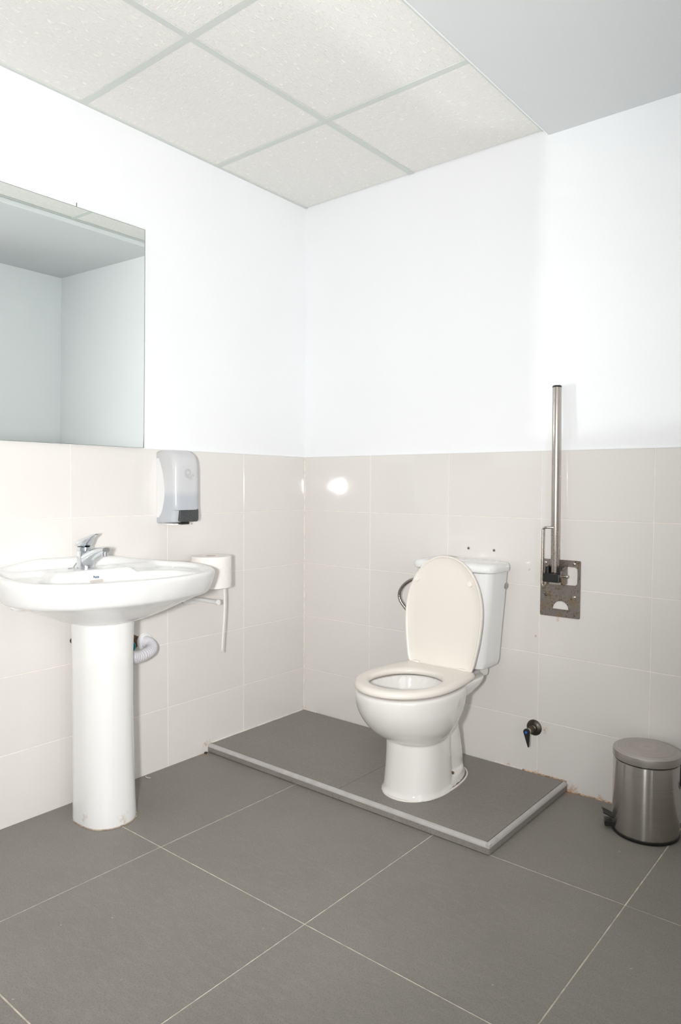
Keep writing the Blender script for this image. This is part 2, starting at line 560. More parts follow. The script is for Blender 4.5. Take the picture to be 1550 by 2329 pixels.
# left wall
wl = box('wall_left', -0.12, -0.0020, Y_OUT-0.1, 0.12, -0.05, 2.6, 'plaster')
wl.rotation_euler = (0, 0, LROT)
struct(wl, 'white painted wall with a band of pale tiles behind the washbasin')
bed = box('tile_bed', -0.01, -0.0009, Y_OUT, 0.0, -0.02, TZ, 'wall_grout', wl)
ROWS = [TZ-TH*k for k in range(5)]+[0.0]
LY = [0.0]+[-0.3936-TW*k for k in range(9)]
LY = [y for y in LY if y > Y_OUT]+[Y_OUT]
def wall_tile_mesh(w, h):
    bm = bmesh.new(); add_box(bm, 0, 0.008, -w/2, w/2, -h/2, h/2)
    es = [e for e in bm.edges if all(v.co.x > 0.007 for v in e.verts)]
    bmesh.ops.bevel(bm, geom=es, offset=0.0011, segments=1, affect='EDGES')
    bmesh.ops.recalc_face_normals(bm, faces=bm.faces[:])
    me = bpy.data.meshes.new('tile'); bm.to_mesh(me); bm.free()
    me.materials.append(MAT['wall_tile'])
    return me
tile_cache = {}
def put_wall_tile(parent, axis, a0, a1, z0, z1, flip=False):
    w, h = round(abs(a1-a0)-GAP, 4), round(z1-z0-GAP, 4)
    if w < 0.01 or h < 0.01: return
    if (w, h) not in tile_cache: tile_cache[(w, h)] = wall_tile_mesh(w, h)
    o = bpy.data.objects.new('tile', tile_cache[(w, h)])
    COL.objects.link(o); o.parent = parent
    am, zm = (a0+a1)/2, (z0+z1)/2
    jig = (random.uniform(-.0007, .0007), random.uniform(-.0007, .0007))
    if axis == 'left':
        o.location = (-0.008, am, zm); o.rotation_euler = (0, jig[0], jig[1])
    elif axis == 'back':
        o.location = (am, 0.008, zm); o.rotation_euler = (0, jig[0], -PI/2+jig[1])
    elif axis == 'right':
        o.location = (XR+0.008, am, zm); o.rotation_euler = (0, 0, PI)
for r in range(5):
    for i in range(len(LY)-1):
        put_wall_tile(wl, 'left', LY[i+1], LY[i], ROWS[r+1], ROWS[r])
box('top_joint', -0.004, 0.0012, Y_OUT, 0.0, TZ-0.0015, TZ+0.003, 'plaster', wl)

# back wall
wb = box('wall_back', -0.12, XR+0.12, 0.0020, 0.14, -0.05, 2.6, 'plaster')
struct(wb, 'white painted wall with a band of pale tiles behind the toilet')
box('tile_bed', 0.0, XR, 0.0009, 0.012, -0.02, TZ, 'wall_grout', wb)
BX = [0.0]+[0.3959+TW*k for k in range(5)]
BX = [x for x in BX if x < XR]+[XR]
for r in range(5):
    for i in range(len(BX)-1):
        put_wall_tile(wb, 'back', BX[i], BX[i+1], ROWS[r+1], ROWS[r])
box('top_joint', 0.0, XR, -0.0012, 0.004, TZ-0.0015, TZ+0.003, 'plaster', wb)
tube('corner_joint', [(0.0015, -0.0015, 0.03), (0.0015, -0.0015, TZ)], 0.0035, 'sealant', wb, 8)

# short right wall and the outer walls behind the camera
Y_STUB = -1.0
wr = box('wall_right', XR+0.002, XR+0.11, Y_STUB, 0.1, -0.05, 2.6, 'plaster')
struct(wr, 'short white wall beside the pedal bin')
box('tile_bed', XR+0.0009, XR+0.01, Y_STUB, 0.0, -0.02, TZ, 'wall_grout', wr)
RY = [0.0, -0.40, -0.80, Y_STUB]
for r in range(5):
    for i in range(3):
        put_wall_tile(wr, 'right', RY[i+1], RY[i], ROWS[r+1], ROWS[r])
bm = bmesh.new()                 # unseen wall, its opening added to let in fill light
D0, D1, DH = -2.95, -1.55, 2.12
add_box(bm, X_OUT, X_OUT+0.1, Y_OUT-0.1, D0, -0.05, 2.6)
add_box(bm, X_OUT, X_OUT+0.1, D1, Y_STUB+0.1, -0.05, 2.6)
add_box(bm, X_OUT, X_OUT+0.1, D0, D1, DH, 2.6)
box('corner_trim', XR-0.0012, XR+0.014, Y_STUB-0.003, Y_STUB-0.0004, 0.0005, TZ+0.004, 'white_plastic', wr)
struct(finish(bm, 'wall_far', 'plaster'), 'unseen white wall with an opening added for fill light')
struct(box('wall_front', -0.2, X_OUT+0.1, Y_OUT-0.1, Y_OUT, -0.05, 2.6, 'plaster'), 'white wall facing the toilet')
struct(box('wall_return', XR+0.11, X_OUT+0.1, Y_STUB, Y_STUB+0.1, -0.05, 2.6, 'plaster'), 'white wall return beside the added opening')

# ceiling: plasterboard part, panels on a runner grid
XE = 1.187
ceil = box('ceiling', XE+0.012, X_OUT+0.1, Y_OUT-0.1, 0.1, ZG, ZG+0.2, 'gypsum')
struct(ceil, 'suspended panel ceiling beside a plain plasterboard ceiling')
box('ceiling_void', -0.2, XE+0.03, Y_OUT-0.1, 0.1, ZC+0.03, ZC+0.18, 'void', ceil)
CX = [0.0, 0.5998, XE]
CY = [0.0, -0.5395]
while CY[-1]-0.597 > Y_OUT: CY.append(CY[-1]-0.597)
CY.append(Y_OUT)
for i in range(2):
    for j in range(len(CY)-1):
        x0 = CX[i]+0.002; x1 = CX[i+1]-0.002
        if i == 0: x0 = max(0.004, -SK*0-SK*0.0+0.004)
        y1 = CY[j]-0.0025; y0 = CY[j+1]+0.002
        cx_, cy_ = (x0+x1)/2, (y0+y1)/2
        bm = bmesh.new(); add_box(bm, x0-cx_, x1-cx_, y0-cy_, y1-cy_, 0, 0.015)
        o = finish(bm, 'ceiling_panel', 'panel_x' if (i+j) % 2 == 1 else 'panel_y', ceil)
        o.location = (cx_, cy_, ZC+0.0035)
def runner(name, x0, x1, y0, y1, z=ZC):
    box(name, x0, x1, y0, y1, z, z+0.0035, 'runner', ceil, 0.0006, 1)
runner('main_runner', 0.5998-0.012, 0.5998+0.012, Y_OUT, -0.001, ZC-0.0006)
runner('edge_runner', XE-0.012, XE+0.013, Y_OUT, -0.001, ZC-0.0006)
for y in CY[1:-1]:
    for i in range(2):
        runner('cross_runner', CX[i]+0.012, CX[i+1]-0.012, y-0.012, y+0.012)
wa = box('wall_angle', -0.003, 0.009, Y_OUT, 0.0, ZC-0.0012, ZC+0.02, 'runner', wl)
box('ceiling_edge_bead', XE+0.011, XE+0.015, Y_OUT, 0.0, ZG-0.001, ZC+0.01, 'plaster', ceil)

# ------------------------------------------------------------------ platform under the toilet
PX, PY, PH = 1.3189, -0.5947, 0.0330
plat = thing('toilet_platform', 'low raised platform of grey tiles with rounded edge trim under the toilet', 'platform')
plat['kind'] = 'structure'
box('core', 0.0, PX-0.012, PY+0.012, -0.0015, 0.0005, PH-0.008, 'joint_dark', plat)
for x0, x1 in ((0.001, 0.7115), (0.7132, PX-0.0165)):
    box('tile', x0, x1, PY+0.0165, -0.006, PH-0.008, PH, 'floor_tile', plat, 0.0005, 1)
# rounded trims (quarter round with a small lip)
def trim_profile(n=8, r=0.0125):
    pr = [(0.0, 0.0), (0.0, 0.0)]
    out = []
    for k in range(n+1):
        a = PI/2*k/n
        out.append((r*(1-math.cos(a)) if False else r*math.sin(a), r*math.cos(a)))
    return out
def trim(name, p0, p1, outward, z):
    bm = bmesh.new()
    d = Vector(outward)
    prof = trim_profile()
    prof = [(0.0, -0.004)]+[(-0.0, 0.0)] if False else prof
    rings = []
    for p_ in (Vector(p0), Vector(p1)):
        ring = [p_+d*u+Vector((0, 0, z-0.0125+v)) for u, v in prof]
        ring += [p_+Vector((0, 0, z-0.0125))]
        rings.append(ring)
    add_loft(bm, rings, True, True)
    return finish(bm, name, 'edge_trim', plat, True, 40)
trim('edge_trim', (0.002, PY+0.0135, 0), (PX-0.0015, PY+0.0135, 0), (0, -1, 0), PH+0.0008)
trim('edge_trim', (PX-0.0135, PY+0.0015, 0), (PX-0.0135, -0.002, 0), (1, 0, 0), PH+0.0008)
for x0, x1 in ((0.002, 0.062), (0.0632, 0.695), (0.6962, PX-0.004)):
    box('riser_tile', x0, x1, PY+0.0012, PY+0.011, 0.0022, PH-0.0112, 'floor_tile', plat, 0.0006, 1)
box('riser_tile', PX-0.011, PX-0.0012, PY+0.004, -0.003, 0.0022, PH-0.0112, 'floor_tile', plat, 0.0006, 1)
for n_, pa, pb in (('sealant_bead', (0.004, -0.001, PH), (0.085, -0.002, PH)), ('sealant_bead', (1.02, -0.001, PH), (1.14, -0.001, PH)), ('sealant_bead', (1.14, -0.001, PH), (PX-0.004, -0.001, PH)), ('sealant_bead', (PX+0.001, -0.003, 0.001), (1.50, -0.0015, 0.0)), ('sealant_bead', (0.003, -0.01, PH), (0.014, PY+0.02, PH))):
    pts = [Vector(pa).lerp(Vector(pb), k/14)+Vector((0, 0, random.uniform(-.0008, .0008))) for k in range(15)]
    tube(n_, pts, lambda i: 0.0030+0.0008*math.sin(i*2.1), 'rust_sealant' if pa[0] > 1.1 else 'sealant', plat, 8)

# ------------------------------------------------------------------ toilet
TX = 0.915
toilet = thing('toilet', 'white ceramic close-coupled toilet with raised cream lid on the grey platform', 'toilet', (TX, 0, 0))
bm = bmesh.new()
secs = [(.4115, -.636, -.205, -.43, .167), (.4085, -.643, -.203, -.43, .1735), (.3980, -.645, -.205, -.43, .1755), (.37, -.641, -.21, -.43, .1735), (.34, -.631, -.215, -.43, .169), (.31, -.614, -.225, -.425, .160),
        (.28, -.589, -.24, -.42, .147), (.255, -.560, -.25, -.41, .131), (.235, -.528, -.26, -.405, .115), (.222, -.504, -.265, -.40, .1035)]
add_loft(bm, [egg(a, b_, c, d, z, pf=2.15, pb=2.3) for z, a, b_, c, d in fine_sections(secs)])
secs = [(.24, -.4955, -.280, -.395, .1000), (.21, -.4955, -.280, -.395, .1000), (.17, -.4960, -.280, -.395, .1000), (.12, -.499, -.275, -.395, .1020), (.07, -.505, -.272, -.395, .1045), (.048, -.509, -.27, -.395, .1065), (.040, -.515, -.27, -.395, .112), (.0335, -.519, -.27, -.395, .115)]
add_loft(bm, [egg(a, b_, c, d, z, pf=2.3, pb=4.0) for z, a, b_, c, d in secs])
secs = [(.385, -.33, -.17, -.24, .084), (.34, -.33, -.190, -.26, .081), (.28, -.33, -.192, -.27, .078), (.22, -.33, -.180, -.26, .076), (.16, -.33, -.158, -.25, .075), (.10, -.33, -.142, -.24, .075), (.06, -.33, -.137, -.24, .076), (.0335, -.33, -.135, -.24, .078)]
add_loft(bm, [egg(a, b_, c, d, z, pf=3, pb=2.6) for z, a, b_, c, d in fine_sections(secs)])
secs = [(.068, -.45, -.140, -.30, .094), (.055, -.48, -.134, -.32, .100), (.042, -.50, -.128, -.34, .104), (.0335, -.50, -.124, -.34, .107)]
add_loft(bm, [egg(a, b_, c, d, z, pf=2.4, pb=2.4) for z, a, b_, c, d in secs])
secs = [(.413, -.40, -.105, -.24, .150), (.402, -.40, -.105, -.24, .150), (.385, -.40, -.120, -.25, .144), (.365, -.40, -.150, -.27, .131), (.345, -.40, -.180, -.29, .114), (.325, -.40, -.205, -.30, .098), (.30, -.40, -.22, -.30, .085)]
add_loft(bm, [egg(a, b_, c, d, z, pf=4, pb=3.2) for z, a, b_, c, d in secs])
add_box(bm, -.10, .10, -.20, -.045, .385, .418)
cut = bmesh.new()
secs = [(.50, -.606, -.315, -.46, .130), (.39, -.604, -.315, -.46, .130), (.35, -.600, -.33, -.46, .126), (.31, -.575, -.36, -.45, .108), (.26, -.53, -.375, -.44, .08), (.225, -.48, -.39, -.43, .05)]
add_loft(cut, [egg(a, b_, c, d, z, n=48) for z, a, b_, c, d in secs])
me = modified_mesh(bm, [('REMESH', dict(mode='VOXEL', voxel_size=0.0042)), ('BOOLEAN', dict(operation='DIFFERENCE', solver='EXACT')), ('SMOOTH', dict(factor=0.5, iterations=10))], cut)
me.name = 'bowl'; me.materials.clear()
add_obj(me, 'bowl', 'ceramic_toilet', toilet, True, None)
# sealant around the foot
foot = egg(-.520, -.124, -.36, .113, PH+0.0015, n=72, pf=2.2, pb=2.6)
bm = bmesh.new()
rings = []
for i, p_ in enumerate(foot):
    c = Vector((0, -.34, PH+0.0015)); d = (p_-c).normalized()
    rings.append([p_+d*(0.0045*math.cos(a))+Vector((0, 0, 0.0040*math.sin(a))) for a in [2*PI*k/6 for k in range(6)]])
rings.append(rings[0])
add_loft(bm, rings, False, False)
bmesh.ops.remove_doubles(bm, verts=bm.verts[:], dist=1e-6)
finish(bm, 'foot_sealant', 'sealant', toilet, True, None)
lathe('foot_bolt', [(0, .004), (.004, .004), (.0055, .001), (.0055, -.004), (0, -.004)], 'hole_brown', toilet, 12, 'x', (.088, -.285, .074))
# water in the bowl
bm = bmesh.new()
add_loft(bm, [egg(-.52, -.38, -.44, .075, .257, n=32), egg(-.52, -.38, -.44, .075, .259, n=32)])
mw, ntw, bw = new_mat('bowl_water'); setp(bw, (0.62, 0.66, 0.66), 0.03, spec=0.6); MAT['water'] = mw
finish(bm, 'bowl_water', 'water', toilet, True)
# seat ring
def shield(hinge_w, wide, length, vw, grow=0.0, n=40):
    """outline of lid and seat, hinge edge at v=0 and rounded tip at v=length; (x, v) pairs"""
    right = []
    for k in range(n+1):
        a = PI*k/n/2*1.0
        if k == 0: right.append((hinge_w-.010, 0.0))
    for t in (0.12, .5, 1.0): right.append((hinge_w-.010+.010*math.sin(t*PI/2), .010*(1-math.cos(t*PI/2))))
    for k in range(1, 13):
        v = .010+(vw-.010)*k/12
        right.append((hinge_w+(wide-hinge_w)*math.sin(PI/2*(v/vw))**1.0, v))
    for k in range(1, 26):
        a = PI/2*k/25
        right.append((wide*math.cos(a)**(2/2.06), vw+(length-vw)*math.sin(a)**(2/2.06)))
    hinge_line = [(-(hinge_w-.010)+2*(hinge_w-.010)*k/17, 0.0) for k in range(1, 17)]
    pts_ = right+[(-x, v) for x, v in reversed(right[:-1])]+hinge_line
    cv = length*.5
    out = []
    for x, v in pts_:
        fx, fv = 1+grow/wide, 1+grow/(length*.5)
        out.append((x*fx, cv+(v-cv)*fv))
    return out
SEAT_DROP = .0150
def outer(z, grow=0.0):
    return [Vector((x, -.233-v, z-SEAT_DROP)) for x, v in shield(.150, .1745, .420, .205, grow)]
def inner(z, grow=0.0):
    o_ = outer(z)
    cy_, hw_, hl_ = -.460, .121+grow, .133+grow
    res = []
    for p_ in o_:
        a = math.atan2((p_.y-cy_)/.20, p_.x/.17)
        res.append(Vector((hw_*math.copysign(abs(math.cos(a))**.95, math.cos(a)), cy_+hl_*math.copysign(abs(math.sin(a))**.95, math.sin(a)), z-SEAT_DROP)))
    return res
bm = bmesh.new()
prof = [outer(.4335, -.010), outer(.4335, -.004), outer(.438, 0), outer(.446, -.0005), outer(.4520, -.004), outer(.4555, -.010), outer(.4570, -.020),
        inner(.4565, .016), inner(.4540, .007), inner(.4500, .002), inner(.4440, 0.0), inner(.4370, .003), inner(.4335, .008)]
add_loft(bm, prof+[prof[0]], False, False)
bmesh.ops.remove_doubles(bm, verts=bm.verts[:], dist=1e-6)
finish(bm, 'seat', 'seat_plastic', toilet, True, 60)
# raised lid, built upright and leaning back on the cistern
lid_base, lid_top = Vector((0, -.238, .4360)), Vector((0, -.198, .8480))
lv_ = (lid_top-lid_base); LL = lv_.length; lv_.normalize()
ln_ = Vector((1, 0, 0)).cross(lv_); ln_ = ln_ if ln_.y < 0 else -ln_
def lid_outline(grow, h):
    return [lid_base+Vector((x, 0, 0))+lv_*v+ln_*h for x, v in shield(.1385, .1665, LL, .195, grow)]
bm = bmesh.new()
prof = [lid_outline(-.012, -.006), lid_outline(-.002, -.004), lid_outline(0, 0.0), lid_outline(0, .007), lid_outline(-.0015, .0095), lid_outline(-.0055, .0098), lid_outline(-.0075, .0075), lid_outline(-.010, .0060), lid_outline(-.040, .0055)]
add_loft(bm, prof, True, True)
lid = finish(bm, 'seat_lid', 'seat_plastic', toilet, True, 50)
for sx_ in (-.1175, .1155):
    c = lid_base+Vector((sx_-0.004, 0, 0))+lv_*(.318)
    bm = bmesh.new(); add_lathe(bm, [(0, .0045), (.0085, .0045), (.0105, .007), (.0105, .0155), (.0092, .0172), (0, .0175)], 20, 'z')
    rotm = ln_.to_track_quat('Z', 'Y').to_matrix().to_4x4()
    bmesh.ops.transform(bm, matrix=Matrix.Translation(c) @ rotm, verts=bm.verts[:])
    finish(bm, 'bumper', 'bumper', lid, True)
for sx_ in (-.098, .098):
    bm = bmesh.new(); add_box(bm, sx_-.014, sx_+.014, -.252, -.228, .4405, .4475, .0022)
    finish(bm, 'hinge', 'seat_plastic', toilet, True)
# cistern
bm = bmesh.new()
secs = [(.428, -.128, .128, -.160, -.030, .028), (.434, -.137, .137, -.172, -.020, .030), (.455, -.1415, .1415, -.177, -.014, .034), (.56, -.150, .150, -.179, -.012, .038), (.70, -.160, .164, -.181, -.012, .042), (.790, -.166, .171, -.182, -.012, .044)]
add_loft(bm, [round_rect(a, b_, c, d, r, z, 8) for z, a, b_, c, d, r in secs])
cist = finish(bm, 'cistern', 'ceramic', toilet, True, 50)
bm = bmesh.new()
secs = [(.7915, -.167, .167, -.184, -.012, .044), (.7925, -.173, .179, -.189, -.010, .048), (.800, -.1755, .1815, -.192, -.008, .050), (.812, -.175, .181, -.191, -.008, .050), (.8205, -.169, .175, -.186, -.010, .046), (.8245, -.157, .157, -.176, -.016, .040), (.8258, -.135, .135, -.158, -.030, .030)]
add_loft(bm, [round_rect(a, b_, c, d, r, z, 8) for z, a, b_, c, d, r in secs])
clid = finish(bm, 'cistern_lid', 'ceramic', toilet, True, 60)
lathe('flush_button', [(0, .0030), (.016, .0030), (.019, .0015), (.024, .0012), (.026, 0), (0, 0)], 'ceramic', clid, 32, 'z', (0.03, -.095, .8258))
lathe('side_plug', [(0, .0035), (.0085, .0035), (.0115, .0020), (.0120, 0), (.0120, -.006), (0, -.006)], 'plug_grey', cist, 24, 'x', (.1675, -.048, .735))

# braided hose loop and its angle valve
hose = thing('water_hose', 'braided steel water hose looping out beside the cistern', 'hose', (0.70, -0.06, 0.6))
hp = catmull([(.042, -.02, .138), (.018, -.02, .135), (-.028, -.02, .124), (-.068, -.02, .096), (-.086, -.02, .064), (-.082, -.018, .034), (-.058, -.012, .002), (-.025, -.006, -.030), (.030, .0, -.070), (.085, .012, -.085)], 10)
tube('braid', hp, lambda i: 0.0068+0.00035*math.sin(i*1.9), 'hose_steel', hose, 14)
lathe('hose_nut', [(0, .012), (.0098, .012), (.0105, .009), (.0105, -.009), (.0098, -.012), (0, -.012)], 'clean_steel', hose, 8, 'x', (.036, -.02, .138), 20)
lathe('valve_rose', [(0, -.003), (.022, -.003), (.025, -.001), (.025, 0.0), (0, 0)], 'chrome', hose, 24, 'y', (.10, .06, -.085))
lathe('valve_stem', [(0, -.050), (.008, -.050), (.008, -.002), (0, -.002)], 'chrome', hose, 16, 'y', (.10, .06, -.085))

# wall plugs left over above the cistern
for x_, z_, w_ in ((.8925, .8627, 'nearer the room corner'), (1.0053, .8610, 'nearer the grab bar')):
    t_ = thing('wall_plug', 'empty grey wall plug in the tiles above the cistern, '+w_, 'wall plug', (x_, 0, z_), 0, 'wall plugs above the cistern')
    lathe('collar', [(.0030, -.0012), (.0058, -.0012), (.0062, 0), (.0062, .004), (.0030, .004), (.0030, -.0012)], 'anchor_grey', t_, 16, 'y')
    lathe('socket', [(0, -.0003), (.0032, -.0003), (.0032, .004), (0, .004)], 'void', t_, 12, 'y')

# ------------------------------------------------------------------ washbasin
YC = -1.196
basin = thing('washbasin', 'white ceramic washbasin on a full pedestal below the mirror', 'washbasin', LW(YC), LROT)
half = [(0.0, 0.0), (0.0, .10), (0.0, .19), (.006, .240), (.040, .276), (.10, .304), (.17, .322), (.235, .3235), (.30, .307), (.36, .268), (.408, .205), (.440, .115), (.452, .045)]
pts = [(n_*1.035, t_*1.18, 0) for n_, t_ in half]+[(.4694, 0, 0)]+[(n_*1.035, -t_*1.03, 0) for n_, t_ in reversed(half[1:])]
OUT = catmull(pts, 8, True)
OUT = [Vector((max(p_.x, 0.0), p_.y, 0)) for p_ in OUT]
NO = len(OUT)
CEN = Vector((.245, 0, 0))
def rim_z(n_, t_):
    up = smoothstep(.085, .0, n_)*(0.032*(1-.8*smoothstep(.10, .30, abs(t_))))
    return .8265+up+.008*(1-smoothstep(.12, .36, n_))
def edge_dist(p_):
    best = 9
    for i in range(NO):
        a, b_ = OUT[i], OUT[(i+1) % NO]
        ab = b_-a
        t = max(0, min(1, (p_-a).dot(ab)/max(ab.length_squared, 1e-9)))
        best = min(best, (p_-a-ab*t).length)
    return best
def top_z(n_, t_, d):
    zr = rim_z(n_, t_)
    r = .009
    if d < r: z = zr-r+math.sqrt(max(0, r*r-(r-d)**2))
    else: z = zr
    deck = .8325
    side = .8150
    k = smoothstep(.125, .165, abs(t_))
    k *= smoothstep(.045, .09, n_)
    shelf = deck+(side-deck)*k
    # soap rest: a shallow dish either side
    wi = .020 if n_ > .1 else .012+.030*smoothstep(.1, 0.0, n_)
    s = smoothstep(.018, .018+max(wi, .022), d)
    z = z+(min(shelf, z)-z)*s
    # bowl
    cn, ct = .292, 0.0
    an = .150 if n_ > cn else .142
    at = .278 if t_ > 0 else .238
    pn = 2.0 if n_ > cn else 3.2
    rho = (abs((n_-cn)/an)**pn+abs((t_-ct)/at)**2.4)**(1/2.5)
    if rho < 1.06:
        lip = smoothstep(1.06, .93, rho)
        depth = .018*lip
        if rho < 1.0: depth += .078*(1-min(1, rho)**4.5)**.8
        z = min(z, zr-.001)-depth if False else z-depth*smoothstep(.010, .030, d)
    return z
bm = bmesh.new()
rings = []
fr = [0.0]+[.012*k for k in range(1, 4)]
svals = [1-(k/52)**1.25 for k in range(0, 53)]
svals = [1.0, .994, .988, .98, .972, .962, .952, .94, .928, .915, .90]+[.90-.9*k/44 for k in range(1, 44)]
for s in svals:
    ring = []
    for p_ in OUT:
        q = CEN+(p_-CEN)*s
        d = 0.0 if s == 1.0 else edge_dist(q)
        ring.append(Vector((q.x, q.y, top_z(q.x, q.y, d))))
    rings.append(ring)
rings = rings[::-1]   # centre -> rim
# apron
def inset(off, z=None, dz=0.0):
    out = []
    for i, p_ in enumerate(OUT):
        a, b_ = OUT[i-1], OUT[(i+1) % NO]
        t = (b_-a).normalized(); nrm = Vector((t.y, -t.x, 0))
        if nrm.dot(CEN-p_) < 0: nrm = -nrm
        k = smoothstep(0.0, .04, p_.x)
        q = p_+nrm*off*k
        out.append(Vector((q.x, q.y, (rim_z(p_.x, p_.y)*0+.8265+dz) if z is None else z)))
    return out
for off, dz in ((.001, -.016), (.003, -.026), (.007, -.040), (.012, -.055), (.0175, -.068), (.023, -.076), (.030, -.0795)):
    rings.append(inset(off, None, dz))
# underside
under = inset(.030, None, -.0795)
UC = Vector((.205, 0, 0))
def under_z(n_, t_):
    rho = math.sqrt(((n_-.205)/.25)**2+(t_/(.36 if t_ > 0 else .30))**2)
    return .747-.092*(1-min(1, rho)**2)**1.35
for s in [.95-.95*k/24 for k in range(0, 24)]:
    ring = []
    for p_ in under:
        q = UC+(Vector((p_.x, p_.y, 0))-UC)*s
        ring.append(Vector((q.x, q.y, under_z(q.x, q.y))))
    rings.append(ring)
add_loft(bm, rings, True, True)
for v in bm.verts: v.co.z += -.0137*v.co.y-.0075
basin_body = finish(bm, 'basin', 'ceramic', basin, True, 60)
# overflow slot and its print on the back of the bowl
bm = bmesh.new()
def bowl_back(z):                # where the back of the bowl passes height z
    n_ = .13
    while n_ < .25 and top_z(n_, 0.0, .12) > z: n_ += .0002
    return n_
n_lo, n_hi = bowl_back(.793), bowl_back(.809)
tilt = math.atan2(n_lo-n_hi, .016)      # lean of the wall there
def on_bowl(o, z):
    o.location = (bowl_back(z)+.0008, 0.0, z-.0075)
    o.rotation_euler = (0, -tilt, 0)
add_loft(bm, [round_rect(-.024, .024, -.0048, .0048, .0046, -.001, 5, 'yz'), round_rect(-.024, .024, -.0048, .0048, .0046, .0012, 5, 'yz'), round_rect(-.0225, .0225, -.0034, .0034, .0032, .0014, 5, 'yz'), round_rect(-.0215, .0215, -.0026, .0026, .0025, .0002, 5, 'yz')])
ov = finish(bm, 'overflow_slot', 'slot', basin_body, True, 30)
on_bowl(ov, .7945)
cu = bpy.data.curves.new('logo_lettering', 'FONT')
cu.body = 'Roca'; cu.size = .0100; cu.align_x = 'CENTER'; cu.align_y = 'CENTER'; cu.extrude = .0002; cu.offset = .0003; cu.resolution_u = 3
tmp = bpy.data.objects.new('temporary', cu); COL.objects.link(tmp)
dg = bpy.context.evaluated_depsgraph_get(); dg.update()
me = bpy.data.meshes.new_from_object(tmp.evaluated_get(dg)); bpy.data.objects.remove(tmp)
me.transform(Matrix.Rotation(PI/2, 4, 'Z') @ Matrix.Rotation(PI/2, 4, 'X')); me.name = 'logo_lettering'; me.materials.clear()
lo_ = add_obj(me, 'logo_lettering', 'logo_blue', basin_body)
lo_['label'] = 'dark blue printed maker name'
on_bowl(lo_, .8085)
ul = box('logo_underline', -.0001, .0003, -.004, .009, -.0045, -.0038, 'logo_blue', basin_body)
on_bowl(ul, .8085)
# pedestal
bm = bmesh.new()
def dsec(z, back, front, hw):
    return [Vector((v.y, v.x, v.z)) for v in egg(back, front, back+(front-back)*.45, hw, z, n=48, pf=6.0, pb=2.25)]
secs = [(.0005, .105, .281, .0880), (.012, .105, .282, .0890), (.06, .105, .278, .0880), (.20, .105, .272, .0860), (.40, .105, .268, .0850), (.55, .105, .270, .0860), (.66, .105, .274, .0885), (.695, .105, .276, .0900)]
add_loft(bm, [dsec(*s) for s in secs])
ped = finish(bm, 'pedestal', 'ceramic_pedestal', basin, True, 50)
ped.location = (0, .012, 0)
bm = bmesh.new()
for r_, z_ in (): pass
ring = dsec(.0012, .104, .283, .0900)
rings = []
for p_ in ring:
    d = (p_-Vector((.2, 0, .0018))).normalized()
    rings.append([p_+d*(.0020*math.cos(a))+Vector((0, 0, .0018*math.sin(a))) for a in [2*PI*k/6 for k in range(6)]])
rings.append(rings[0]); add_loft(bm, rings, False, False)
bmesh.ops.remove_doubles(bm, verts=bm.verts[:], dist=1e-6)
so = finish(bm, 'foot_sealant', 'grime', ped, True, None)
lathe('fixing_boss', [(0, -.012), (.020, -.010), (.026, -.003), (.026, .006), (0, .006)], 'ceramic', basin_body, 20, 'z', (.16, -.262, .738))
# sealant line along the wall
tube('wall_sealant', [(.002, -.235+.47*k/20, rim_z(0, -.235+.47*k/20)-.014) for k in range(21)], .0022, 'grime', basin, 6)

# faucet
FN = .094
faucet = thing('faucet', 'chrome single-lever mixer tap standing on the washbasin', 'faucet', (SK*YC+FN*math.cos(LROT), YC-.004+FN*math.sin(LROT), .8252), LROT)
bm = bmesh.new()
add_loft(bm, [[Vector((x*sx_+ox, y*sy_, z)) for x, y in [(math.cos(2*PI*k/32), math.sin(2*PI*k/32)) for k in range(32)]] for z, sx_, sy_, ox in
              ((0, .0285, .0270, .002), (.004, .0285, .0270, .002), (.020, .0275, .0260, .001), (.045, .0262, .0250, -.0005), (.057, .0255, .0245, -.002), (.0592, .0245, .0235, -.002))])
finish(bm, 'body', 'chrome', faucet, True, 40)
# spout: flattened arm leaving the body low and rising outward
bm = bmesh.new()
sp = catmull([(-.006, 0, .024), (.020, 0, .033), (.050, 0, .048), (.085, 0, .061), (.110, 0, .067), (.124, 0, .0685)], 5)
rings = []
for i, p_ in enumerate(sp):
    t = i/(len(sp)-1)
    w_ = .0240*(1-t)+.0130*t; h_ = .024*(1-t)**1.6+.0085
    tn = (sp[min(i+1, len(sp)-1)]-sp[max(i-1, 0)]).normalized(); upv = Vector((-tn.z, 0, tn.x))
    rings.append([p_+Vector((0, w_*math.copysign(abs(math.cos(a))**.8, math.cos(a)), 0))+upv*(h_*math.copysign(abs(math.sin(a))**.8, math.sin(a))) for a in [2*PI*k/24 for k in range(24)]])
add_loft(bm, rings)
finish(bm, 'spout', 'chrome', faucet, True, 60)
lathe('aerator', [(0, -.004), (.0095, -.004), (.0110, -.002), (.0110, .012), (0, .012)], 'chrome', faucet, 24, 'z', (.115, 0, .0510))
lathe('cartridge_collar', [(0, .014), (.0225, .014), (.0245, .012), (.0245, .002), (.0225, 0), (0, 0)], 'chrome', faucet, 28, 'z', (-.002, 0, .0585))
bm = bmesh.new()
lp = [(-.0285, .0), (-.024, .0), (-.014, .0), (.000, .0), (.014, .0), (.026, .0), (.038, .0), (.052, .0), (.064, .0), (.070, .0)]
zt = [.0820, .0895, .0950, .1005, .1060, .1100, .1140, .1175, .1190, .1185]
zb = [.0705, .0705, .0705, .0705, .0720, .0830, .0960, .1065, .1120, .1145]
wd = [.0150, .0215, .0245, .0250, .0225, .0165, .0115, .0095, .0085, .0060]
rings = []
